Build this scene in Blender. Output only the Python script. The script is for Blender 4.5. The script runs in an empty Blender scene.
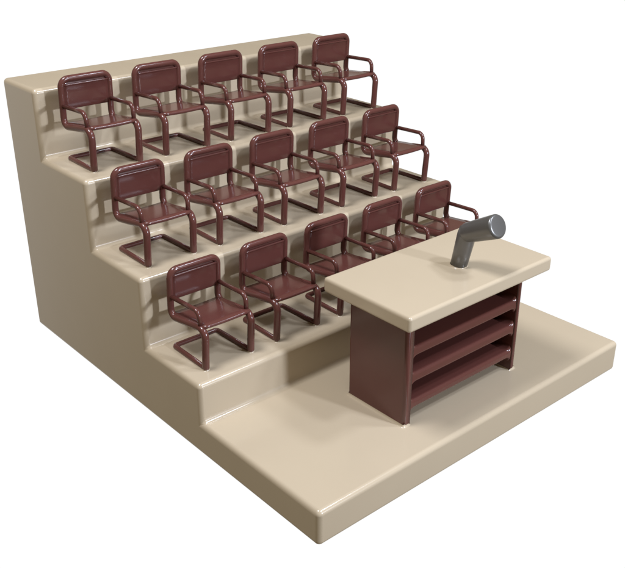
import bpy, bmesh, math
from mathutils import Vector, Matrix

S = 0.75                       # metres per layout unit
scene = bpy.context.scene
PI = math.pi

# ---------------------------------------------------------------- camera
cam_d = bpy.data.cameras.new("camera")
cam = bpy.data.objects.new("camera", cam_d)
scene.collection.objects.link(cam)
yaw, pitch = -0.7119, -0.4441
cy, sy, cp, sp = math.cos(yaw), math.sin(yaw), math.cos(pitch), math.sin(pitch)
Fw = Vector((-sy * cp, cy * cp, sp)); Rt = Vector((cy, sy, 0)); Up = Rt.cross(Fw)
M3 = Matrix((Rt, Up, -Fw)).transposed()
cam.matrix_world = Matrix.Translation(Vector((-4.9577, -5.643, 6.7285)) * S) @ M3.to_4x4()
cam_d.sensor_fit = 'HORIZONTAL'
cam_d.sensor_width = 36
cam_d.lens = 883.35 / 625 * 36
cam_d.clip_start = 0.05
cam_d.clip_end = 500
scene.camera = cam

# ---------------------------------------------------------------- world: white studio sweep behind and below the stand, unseen dim warm surround added elsewhere to shape the ambient light
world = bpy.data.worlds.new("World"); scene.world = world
world.use_nodes = True
nt = world.node_tree; nt.nodes.clear()
wo = nt.nodes.new('ShaderNodeOutputWorld'); bg = nt.nodes.new('ShaderNodeBackground')
tc = nt.nodes.new('ShaderNodeTexCoord'); sx = nt.nodes.new('ShaderNodeSeparateXYZ')
nt.links.new(tc.outputs['Generated'], sx.inputs[0])
def smooth(sock, lo, hi):
    m = nt.nodes.new('ShaderNodeMapRange'); m.interpolation_type = 'SMOOTHSTEP'
    nt.links.new(sock, m.inputs['Value'])
    m.inputs['From Min'].default_value = lo; m.inputs['From Max'].default_value = hi
    return m.outputs[0]
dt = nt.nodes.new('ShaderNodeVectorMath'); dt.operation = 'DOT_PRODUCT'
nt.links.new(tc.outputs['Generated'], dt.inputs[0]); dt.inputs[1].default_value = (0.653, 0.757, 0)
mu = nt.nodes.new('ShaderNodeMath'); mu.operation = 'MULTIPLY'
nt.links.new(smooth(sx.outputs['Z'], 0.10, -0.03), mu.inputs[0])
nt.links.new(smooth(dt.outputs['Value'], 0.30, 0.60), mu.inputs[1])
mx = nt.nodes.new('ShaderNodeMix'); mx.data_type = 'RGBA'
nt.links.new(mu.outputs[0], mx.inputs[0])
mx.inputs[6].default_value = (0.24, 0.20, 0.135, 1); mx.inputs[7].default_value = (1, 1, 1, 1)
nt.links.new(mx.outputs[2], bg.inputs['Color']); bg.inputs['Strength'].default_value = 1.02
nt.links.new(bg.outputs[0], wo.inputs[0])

# ---------------------------------------------------------------- lamps
TARGET = Vector((2.9, 2.8, 1.4)) * S
def lamp(name, direction, dist, power, size, col):
    """studio area lamp; direction points from the scene towards the lamp"""
    d = bpy.data.lights.new(name, 'AREA'); d.shape = 'DISK'; d.size = size
    d.energy = power; d.color = col
    o = bpy.data.objects.new(name, d); scene.collection.objects.link(o)
    v = Vector(direction).normalized()
    o.location = TARGET + v * dist
    o.rotation_euler = v.to_track_quat('Z', 'Y').to_euler()
    return o
COOL = (0.92, 1.0, 1.16)
lamp('key_lamp', (0.22, -1.0, 1.3), 14, 560, 1.1, COOL)
lamp('low_front_lamp', (0.20, -1.0, 0.32), 14, 1290, 0.9, COOL)
lamp('left_lamp', (-1.0, 0.08, 2.5), 14, 1590, 4.0, (0.97, 0.99, 1.05))
lamp('right_lamp', (0.33, -0.46, 0.83), 14, 560, 1.6, COOL)

scene.view_settings.view_transform = 'Standard'
scene.view_settings.look = 'None'
scene.view_settings.exposure = 0
scene.view_settings.gamma = 1
scene.view_settings.use_curve_mapping = False

# ---------------------------------------------------------------- materials
def material(name, col, rough, spec=0.5, metal=0.0, var=0.03, vscale=3.0, bump=0.0, coat=0.0):
    m = bpy.data.materials.new(name); m.use_nodes = True
    n = m.node_tree.nodes; l = m.node_tree.links
    b = n['Principled BSDF']
    t = n.new('ShaderNodeTexCoord'); no = n.new('ShaderNodeTexNoise')
    no.inputs['Scale'].default_value = vscale; no.inputs['Detail'].default_value = 5
    l.new(t.outputs['Object'], no.inputs['Vector'])
    r = n.new('ShaderNodeValToRGB')
    r.color_ramp.elements[0].position = 0.3; r.color_ramp.elements[1].position = 0.7
    r.color_ramp.elements[0].color = tuple(c * (1 - var) for c in col) + (1,)
    r.color_ramp.elements[1].color = tuple(c * (1 + var) for c in col) + (1,)
    l.new(no.outputs['Fac'], r.inputs[0]); l.new(r.outputs[0], b.inputs['Base Color'])
    b.inputs['Roughness'].default_value = rough
    b.inputs['Metallic'].default_value = metal
    b.inputs['Specular IOR Level'].default_value = spec
    b.inputs['Coat Weight'].default_value = coat
    b.inputs['Coat Roughness'].default_value = 0.15
    if bump:
        n2 = n.new('ShaderNodeTexNoise'); n2.inputs['Scale'].default_value = 180
        l.new(t.outputs['Object'], n2.inputs['Vector'])
        bp = n.new('ShaderNodeBump'); bp.inputs['Strength'].default_value = bump; bp.inputs['Distance'].default_value = 0.002
        l.new(n2.outputs['Fac'], bp.inputs['Height']); l.new(bp.outputs[0], b.inputs['Normal'])
    return m
BEIGE = material('glossy_beige_lacquer', (0.460, 0.382, 0.277), 0.19, 0.7, var=0.012, vscale=2.0)
MAROON = material('glossy_maroon_lacquer', (0.099, 0.034, 0.028), 0.185, 0.48, var=0.02, vscale=6.0)
METAL = material('satin_grey_metal', (0.15, 0.148, 0.145), 0.34, 0.5, metal=0.6, var=0.03, vscale=8.0)

# ---------------------------------------------------------------- helpers
def link(name, bm, mat, parent=None, smooth=True):
    for v in bm.verts: v.co *= S
    bmesh.ops.recalc_face_normals(bm, faces=bm.faces)
    me = bpy.data.meshes.new(name); bm.to_mesh(me); bm.free()
    for p in me.polygons: p.use_smooth = smooth
    me.materials.append(mat)
    o = bpy.data.objects.new(name, me); scene.collection.objects.link(o)
    if parent: o.parent = parent
    return o

def weighted(o):
    m = o.modifiers.new('normals', 'WEIGHTED_NORMAL'); m.keep_sharp = False; m.weight = 80

def empty(name, loc):
    o = bpy.data.objects.new(name, None); scene.collection.objects.link(o)
    o.location = Vector(loc) * S; o.empty_display_size = 0.1
    return o

def describe(o, label, cat, group=None):
    o['label'] = label; o['category'] = cat
    if group: o['group'] = group

def bevel_all(bm, w, seg=4):
    bmesh.ops.bevel(bm, geom=list(bm.edges), offset=w, offset_type='OFFSET', segments=seg, profile=0.5,
                    affect='EDGES', clamp_overlap=True)

def extrude_poly(bm, pts, vec):
    """closed outline -> prism"""
    a = [bm.verts.new(p) for p in pts]
    f = bm.faces.new(a)
    r = bmesh.ops.extrude_face_region(bm, geom=[f])
    vs = [g for g in r['geom'] if isinstance(g, bmesh.types.BMVert)]
    bmesh.ops.translate(bm, verts=vs, vec=vec)

def box(bm, x0, x1, y0, y1, z0, z1):
    extrude_poly(bm, [(x0, y0, z0), (x1, y0, z0), (x1, y1, z0), (x0, y1, z0)], (0, 0, z1 - z0))

def round_path(pts, radii, closed=False, seg=8):
    """replace each corner by an arc of the given radius; returns list of (point, t) with t = corner index + fraction"""
    n = len(pts); out = []
    P = [Vector(p) for p in pts]
    for i in range(n):
        r = radii[i]
        if (not closed and i in (0, n - 1)) or r <= 0:
            out.append((P[i], i)); continue
        a, b, c = P[i - 1], P[i], P[(i + 1) % n]
        u = (a - b).normalized(); w = (c - b).normalized()
        ang = u.angle(w)
        d = r / math.tan(ang / 2)
        cen = b + (u + w).normalized() * (r / math.sin(ang / 2))
        s = b + u * d - cen; t_ = b + w * d - cen
        tot = s.angle(t_)
        for k in range(seg + 1):
            f = k / seg
            v = (s * math.sin((1 - f) * tot) + t_ * math.sin(f * tot)) / math.sin(tot)
            out.append((cen + v, i + f - 0.5))
    return out

def tube(bm, path, rad, closed=False, sides=14, caps=True, cap_round=0.0):
    """sweep a circle along path [(point, t)], rad = number or function(t, point)"""
    pts = [p for p, t in path]; n = len(pts)
    tang = []
    for i in range(n):
        if closed: d = (pts[(i + 1) % n] - pts[i]).normalized() + (pts[i] - pts[i - 1]).normalized()
        elif i == 0: d = pts[1] - pts[0]
        elif i == n - 1: d = pts[-1] - pts[-2]
        else: d = (pts[i + 1] - pts[i]).normalized() + (pts[i] - pts[i - 1]).normalized()
        tang.append(d.normalized())
    ref = Vector((1, 0, 0))
    if abs(tang[0].dot(ref)) > 0.9: ref = Vector((0, 0, 1))
    nrm = (ref - tang[0] * ref.dot(tang[0])).normalized()
    frames = [nrm]
    for i in range(1, n):
        q = tang[i - 1].rotation_difference(tang[i])
        frames.append((q @ frames[-1]).normalized())
    twist = 0.0
    if closed:
        q = tang[-1].rotation_difference(tang[0]); back = q @ frames[-1]
        b0 = tang[0].cross(frames[0])
        twist = math.atan2(back.dot(b0), back.dot(frames[0]))
    rings = []
    for i in range(n):
        nn = frames[i]; bb = tang[i].cross(nn)
        tw = -twist * i / n
        r = rad(path[i][1], pts[i]) if callable(rad) else rad
        # mitre: keep the tube as thick through a sharp corner
        ring = []
        for k in range(sides):
            a = 2 * PI * k / sides + tw
            ring.append(bm.verts.new(pts[i] + (nn * math.cos(a) + bb * math.sin(a)) * r))
        rings.append(ring)
    m = n if closed else n - 1
    for i in range(m):
        A, B = rings[i], rings[(i + 1) % n]
        for k in range(sides):
            bm.faces.new((A[k], A[(k + 1) % sides], B[(k + 1) % sides], B[k]))
    if not closed and caps:
        bm.faces.new(rings[0][::-1]); bm.faces.new(rings[-1])

def cove_ring(bm, outline, z, r, normals, up=None):
    """concave fillet that runs around a footprint where something stands on the surface"""
    seg = 6; rows = []
    for k in range(seg + 1):
        a = (PI / 2) * k / seg
        off = r * (1 - math.sin(a)); h = r * (1 - math.cos(a))
        rows.append([bm.verts.new((p[0] + q[0] * off, p[1] + q[1] * off, z + h - 0.003)) for p, q in zip(outline, normals)])
    n = len(outline)
    for k in range(seg):
        for i in range(n):
            j = (i + 1) % n
            bm.faces.new((rows[k][i], rows[k][j], rows[k + 1][j], rows[k + 1][i]))

def rrect(x0, x1, y0, y1, r, seg=5):
    """rounded rectangle outline with outward normals"""
    P, N = [], []
    for cx, cy_, a0 in ((x1 - r, y1 - r, 0), (x0 + r, y1 - r, PI / 2), (x0 + r, y0 + r, PI), (x1 - r, y0 + r, 1.5 * PI)):
        for k in range(seg + 1):
            a = a0 + PI / 2 * k / seg
            P.append((cx + r * math.cos(a), cy_ + r * math.sin(a))); N.append((math.cos(a), math.sin(a)))
    return P, N

# ---------------------------------------------------------------- layout
W = 5.815
Y = [0, 2.21, 3.437, 4.672, 5.912]
YB = 6.935
Z = [0.4255, 0.9785, 1.9785, 2.965, 3.9485]
CX0, CDX, OF, CA = 0.636, 1.139, 0.272, 0.353
DX0, DX1, DY0, DY1 = 1.602, 4.282, 0.283, 1.762           # desk top
BX0, BX1, BY0, BY1 = 1.838, 4.046, 0.517, 1.528           # desk body
DZT = Z[0] + 1.6936; DZB = DZT - 0.204
PT = 0.117                                                # side panel thickness

# ---------------------------------------------------------------- stepped stand
bm = bmesh.new()
ZB = -0.05
prof = [(-0.012, ZB), (-0.012, Z[0]), (Y[1], Z[0]), (Y[1], Z[1]), (Y[2], Z[1]), (Y[2], Z[2]), (Y[3], Z[2]), (Y[3], Z[3]),
        (Y[4], Z[3]), (Y[4], Z[4]), (YB, Z[4]), (YB, ZB)]
extrude_poly(bm, [(-0.012, y, z) for y, z in prof], (W + 0.012, 0, 0))
bmesh.ops.recalc_face_normals(bm, faces=bm.faces)
bevel_all(bm, 0.066, 12)
stand = link('stepped_platform', bm, BEIGE); weighted(stand)
describe(stand, 'large glossy beige stepped stand with three seating tiers and a low front stage', 'tiered stand')
FOOT_R = 0.044

# ---------------------------------------------------------------- desk
desk = empty('desk', (0, 0, 0))
desk.location = Vector(((BX0 + BX1) / 2, (BY0 + BY1) / 2, Z[0])) * S
ox, oy, oz = (BX0 + BX1) / 2, (BY0 + BY1) / 2, Z[0]
describe(desk, 'maroon desk with thick beige top and open shelves standing on the front stage', 'desk')
MX, MY = 3.145 , 0.905                                     # microphone foot
bm = bmesh.new()
box(bm, DX0 - ox, DX1 - ox, DY0 - oy, DY1 - oy, DZB - oz, DZT - oz)
bmesh.ops.recalc_face_normals(bm, faces=bm.faces)
bevel_all(bm, 0.045, 5)
top = link('desk_top', bm, BEIGE, desk); weighted(top)
top['label'] = 'thick beige slab with rounded edges'
for px0, px1 in ((BX0, BX0 + PT), (BX1 - PT, BX1)):
    bm = bmesh.new()
    box(bm, px0 - ox, px1 - ox, BY0 - oy, BY1 - oy, 0.0, DZB - oz - 0.002)
    bmesh.ops.recalc_face_normals(bm, faces=bm.faces)
    xo = (BX0 if px0 == BX0 else BX1) - ox; yfr = BY0 - oy
    eds = [ed for ed in bm.edges if all(abs(v.co.x - xo) < 1e-5 for v in ed.verts)]
    bmesh.ops.bevel(bm, geom=eds, offset=0.05, offset_type='OFFSET', segments=6, profile=0.5, affect='EDGES', clamp_overlap=True)
    o = link('side_panel', bm, MAROON, desk); weighted(o)
    bm = bmesh.new()
    P_, N_ = rrect(px0 + .003 - ox, px1 - .003 - ox, BY0 + .003 - oy, BY1 - .003 - oy, 0.022)
    cove_ring(bm, P_, 0, 0.038, N_)
    o = link('base_fillet', bm, BEIGE, desk); o['label'] = 'thin beige fillet round the panel foot'
bm = bmesh.new()
box(bm, BX0 + PT - .01 - ox, BX1 - PT + .01 - ox, BY1 - 0.085 - oy, BY1 - 0.006 - oy, 0.003, DZB - oz - 0.004)
o = link('back_panel', bm, MAROON, desk, smooth=False)
SH = [(0.63, 0.755), (1.005, 1.145), (1.375, 1.51)]        # shelf bottom / top
for z0, z1 in SH:
    r, E_ = 0.090, 0.045
    xl, xr = BX0 + PT - 0.004 - ox, BX1 - PT + 0.004 - ox
    def ring(e, y):
        out = []
        def arc(cx, cz, a0, a1):
            for k in range(7):
                a = a0 + (a1 - a0) * k / 6
                out.append(bm.verts.new((cx + (r + e) * math.cos(a), y, cz + (r + e) * math.sin(a) - oz)))
        arc(xl + r, z1 + r, PI, 1.5 * PI)
        arc(xr - r, z1 + r, 1.5 * PI, 2 * PI)
        arc(xr - r, z0 - r, 0, PI / 2)
        arc(xl + r, z0 - r, PI / 2, PI)
        return out
    bm = bmesh.new(); rings = []
    for k in range(7):
        a = PI / 2 * k / 6
        rings.append(ring(E_ * (1 - math.sin(a)), BY0 - oy + 0.002 + E_ * (1 - math.cos(a))))
    rings.append(ring(0, BY1 - 0.09 - oy))
    bm.faces.new(rings[0]); bm.faces.new(rings[-1][::-1])
    for A_, B_ in zip(rings, rings[1:]):
        m_ = len(A_)
        for q in range(m_):
            bm.faces.new((A_[q], A_[(q + 1) % m_], B_[(q + 1) % m_], B_[q]))
    o = link('shelf', bm, MAROON, desk); weighted(o)

# ---------------------------------------------------------------- microphone
mic = empty('microphone', (MX, MY, DZT))
describe(mic, 'stubby grey metal microphone bent forward, standing on the beige desk top', 'microphone')
elbow = Vector((0, -0.10, 0.475)); tip = Vector((0, -0.56, 0.70))
bm = bmesh.new()
base = Vector((0, 0, -0.01))
tube(bm, [(base, 0), (base.lerp(elbow, .5), .5), (base.lerp(elbow, .92), 1), (elbow + Vector((0, -.02, .03)), 1.2)],
     lambda t, p: 0.108 + 0.012 * t, sides=40)
link('stem', bm, METAL, mic)
bm = bmesh.new()
ax = (tip - elbow).normalized()
st = elbow - ax * 0.035
L = (tip - st).length
R0, R1 = 0.128, 0.152; cr_ = 0.035
path = [(st + ax * 0.0, R0 - .05), (st + ax * .01, R0 - .022), (st + ax * .03, R0 - .005), (st + ax * .055, R0)]
path += [(st + ax * L * .4, R0 + (R1 - R0) * .4), (st + ax * L * .75, R0 + (R1 - R0) * .8)]
for k in range(7):
    a = PI / 2 * k / 6
    path.append((st + ax * (L - cr_ + cr_ * math.sin(a)), R1 - cr_ + cr_ * math.cos(a)))
path.append((st + ax * (L + 0.001), R1 - cr_ - 0.02))
path.append((st + ax * (L + 0.002), 0.05))
tube(bm, path, lambda t, p: t, sides=48)
link('head', bm, METAL, mic)
bm = bmesh.new()
n = 32; rr = 0.109
cove_ring(bm, [(rr * math.cos(2 * PI * i / n), rr * math.sin(2 * PI * i / n)) for i in range(n)], 0.0, 0.025,
          [(math.cos(2 * PI * i / n), math.sin(2 * PI * i / n)) for i in range(n)])
o = link('base_collar', bm, BEIGE, mic); o['label'] = 'thin beige ring at the foot'

# ---------------------------------------------------------------- chair (origin between its front feet)
def make_chair():
    root = empty('armchair', (0, 0, 0))
    a, ab, ar = CA, 0.366, 0.340
    zb = 0.020
    yd, ys, hs = 0.75, -0.038, 0.585
    yb, hb, yt, ht = 0.725, 0.480, 0.690, 1.133
    pts = [(-a, 0, zb), (-a, ys, hs), (-ab, yb, hb), (-ab, yt, ht), (ab, yt, ht), (ab, yb, hb), (a, ys, hs), (a, 0, zb),
           (ar, yd, zb), (-ar, yd, zb)]
    rad = [0.022, 0.11, 0.10, 0.11, 0.11, 0.10, 0.11, 0.022, 0.05, 0.05]
    path = round_path(pts, rad, closed=True, seg=8)
    def rr(t, p):
        if t >= 7.3 or t <= -0.3: return 0.034
        if t > 6.7: return 0.048 - (t - 6.7) / .6 * .014
        if t < 0.3: return 0.034 + (t + .3) / .6 * .014
        return 0.048 - 0.004 * min(1, max(0, min(t - 1, 6 - t)))
    bm = bmesh.new(); tube(bm, path, rr, closed=True, sides=16)
    link('frame', bm, MAROON, root)
    # seat slab between the rails, slightly dished
    bm = bmesh.new()
    def zr(y): return hs + (hb - hs) * (y - ys) / (yb - ys) + 0.004 + 0.030 * (y - ys) / (yb - ys)
    nx, ny = 8, 8
    y0, y1 = -0.012, 0.70
    g = {}
    for side, dz in ((0, 0.028), (1, -0.020)):
        for i in range(nx + 1):
            for j in range(ny + 1):
                u = -1 + 2 * i / nx; v = j / ny
                v = 0 if j == 0 else 0.02 + 0.98 * ((j - 1) / (ny - 1))
                y = y0 + (y1 - y0) * v
                w = a + (ab - a) * v
                dip = -0.010 * (1 - u * u)
                edge = 0.018 if (j == 0) else 0
                g[side, i, j] = bm.verts.new((u * w, y, zr(y) + dz + dip - (edge if side == 0 else -edge * .6)))
    for i in range(nx):
        for j in range(ny):
            bm.faces.new([g[0, i, j], g[0, i + 1, j], g[0, i + 1, j + 1], g[0, i, j + 1]])
            bm.faces.new([g[1, i, j], g[1, i, j + 1], g[1, i + 1, j + 1], g[1, i + 1, j]])
    for j in range(ny):
        bm.faces.new([g[0, 0, j], g[0, 0, j + 1], g[1, 0, j + 1], g[1, 0, j]])
        bm.faces.new([g[0, nx, j], g[1, nx, j], g[1, nx, j + 1], g[0, nx, j + 1]])
    for i in range(nx):
        bm.faces.new([g[0, i, 0], g[1, i, 0], g[1, i + 1, 0], g[0, i + 1, 0]])
        bm.faces.new([g[0, i, ny], g[0, i + 1, ny], g[1, i + 1, ny], g[1, i, ny]])
    link('seat', bm, MAROON, root)
    # backrest panel: flat sheet whose top rolls forward into the top rail
    def yf(z): return yb + (yt - yb) * (z - hb) / (ht - hb)
    prof = []
    zbot, ztop = 0.715, ht - 0.035
    prof += [(0.000, zbot - .004), (-0.016, zbot), (-0.024, zbot + .012)]
    prof += [(-0.024, zbot + (ztop - 0.068 - zbot) * k / 3) for k in (1, 2, 3)]
    prof += [(-0.026, ztop - .064), (-0.032, ztop - .058)]
    prof += [(-0.018 - 0.017 * math.cos(q), ztop - .050 + 0.017 * math.sin(q)) for q in [PI * t / 10 for t in range(0, 9)]]
    prof += [(-0.006, ztop - .040), (-0.004, ztop - .034), (-0.002, ztop + .02)]
    back = [(0.026, ztop + .02), (0.026, zbot + .01), (0.014, zbot)]
    loop = prof + back
    bm = bmesh.new(); n = 9; rows = []
    for i in range(n + 1):
        x = -ab + 0.004 + (2 * ab - 0.008) * i / n
        rows.append([bm.verts.new((x, yf(z) + dy, z)) for dy, z in loop])
    m = len(loop)
    for i in range(n):
        for j in range(m):
            bm.faces.new([rows[i][j], rows[i][(j + 1) % m], rows[i + 1][(j + 1) % m], rows[i + 1][j]])
    bm.faces.new(rows[0]); bm.faces.new(rows[-1][::-1])
    link('backrest', bm, MAROON, root)
    for s in (-1, 1):
        n = 14
        N_ = [(math.cos(2 * PI * i / n), math.sin(2 * PI * i / n)) for i in range(n)]
        bm = bmesh.new()
        cove_ring(bm, [(s * a + (FOOT_R - .006) * p[0], (FOOT_R - .006) * p[1]) for p in N_], 0, 0.022, N_)
        o = link('foot_fillet', bm, BEIGE, root); o['label'] = 'small beige fillet round the foot'
    # armrests
    for s in (-1, 1):
        p = round_path([(s * ab, 0.695, 0.770), (s * (a + .006), 0.082, 0.795), (s * a, 0.065, 0.590)], [0, 0.10, 0], seg=9)
        bm = bmesh.new(); tube(bm, p, 0.031, sides=16)
        link('armrest', bm, MAROON, root)
    return root

ROWN = {1: 'bottom', 2: 'middle', 3: 'top'}
PLACE = ['leftmost of the {r} row, by the left edge of the stand',
         'second chair from the left in the {r} row',
         'middle chair of the {r} row, third from either end',
         'fourth chair from the left in the {r} row',
         'rightmost chair of the {r} row']
first = make_chair(); parts = list(first.children)
for row in (3, 2, 1):
    for k in range(5):
        if row == 3 and k == 0: c = first
        else:
            c = first.copy(); scene.collection.objects.link(c)
            for p in parts:
                q = p.copy(); q.parent = c; scene.collection.objects.link(q)
        c.location = Vector((CX0 + k * CDX, Y[row] + OF, Z[row])) * S
        lab = 'maroon tubular armchair, ' + PLACE[k].format(r=ROWN[row])
        if row == 1 and k == 4: lab = 'maroon tubular armchair, rightmost of the bottom row, behind the grey microphone'
        if row == 1 and k == 3: lab = 'maroon tubular armchair, fourth in the bottom row, legs hidden by the desk top'
        describe(c, lab, 'chair', 'armchairs in three rows on the tiers')
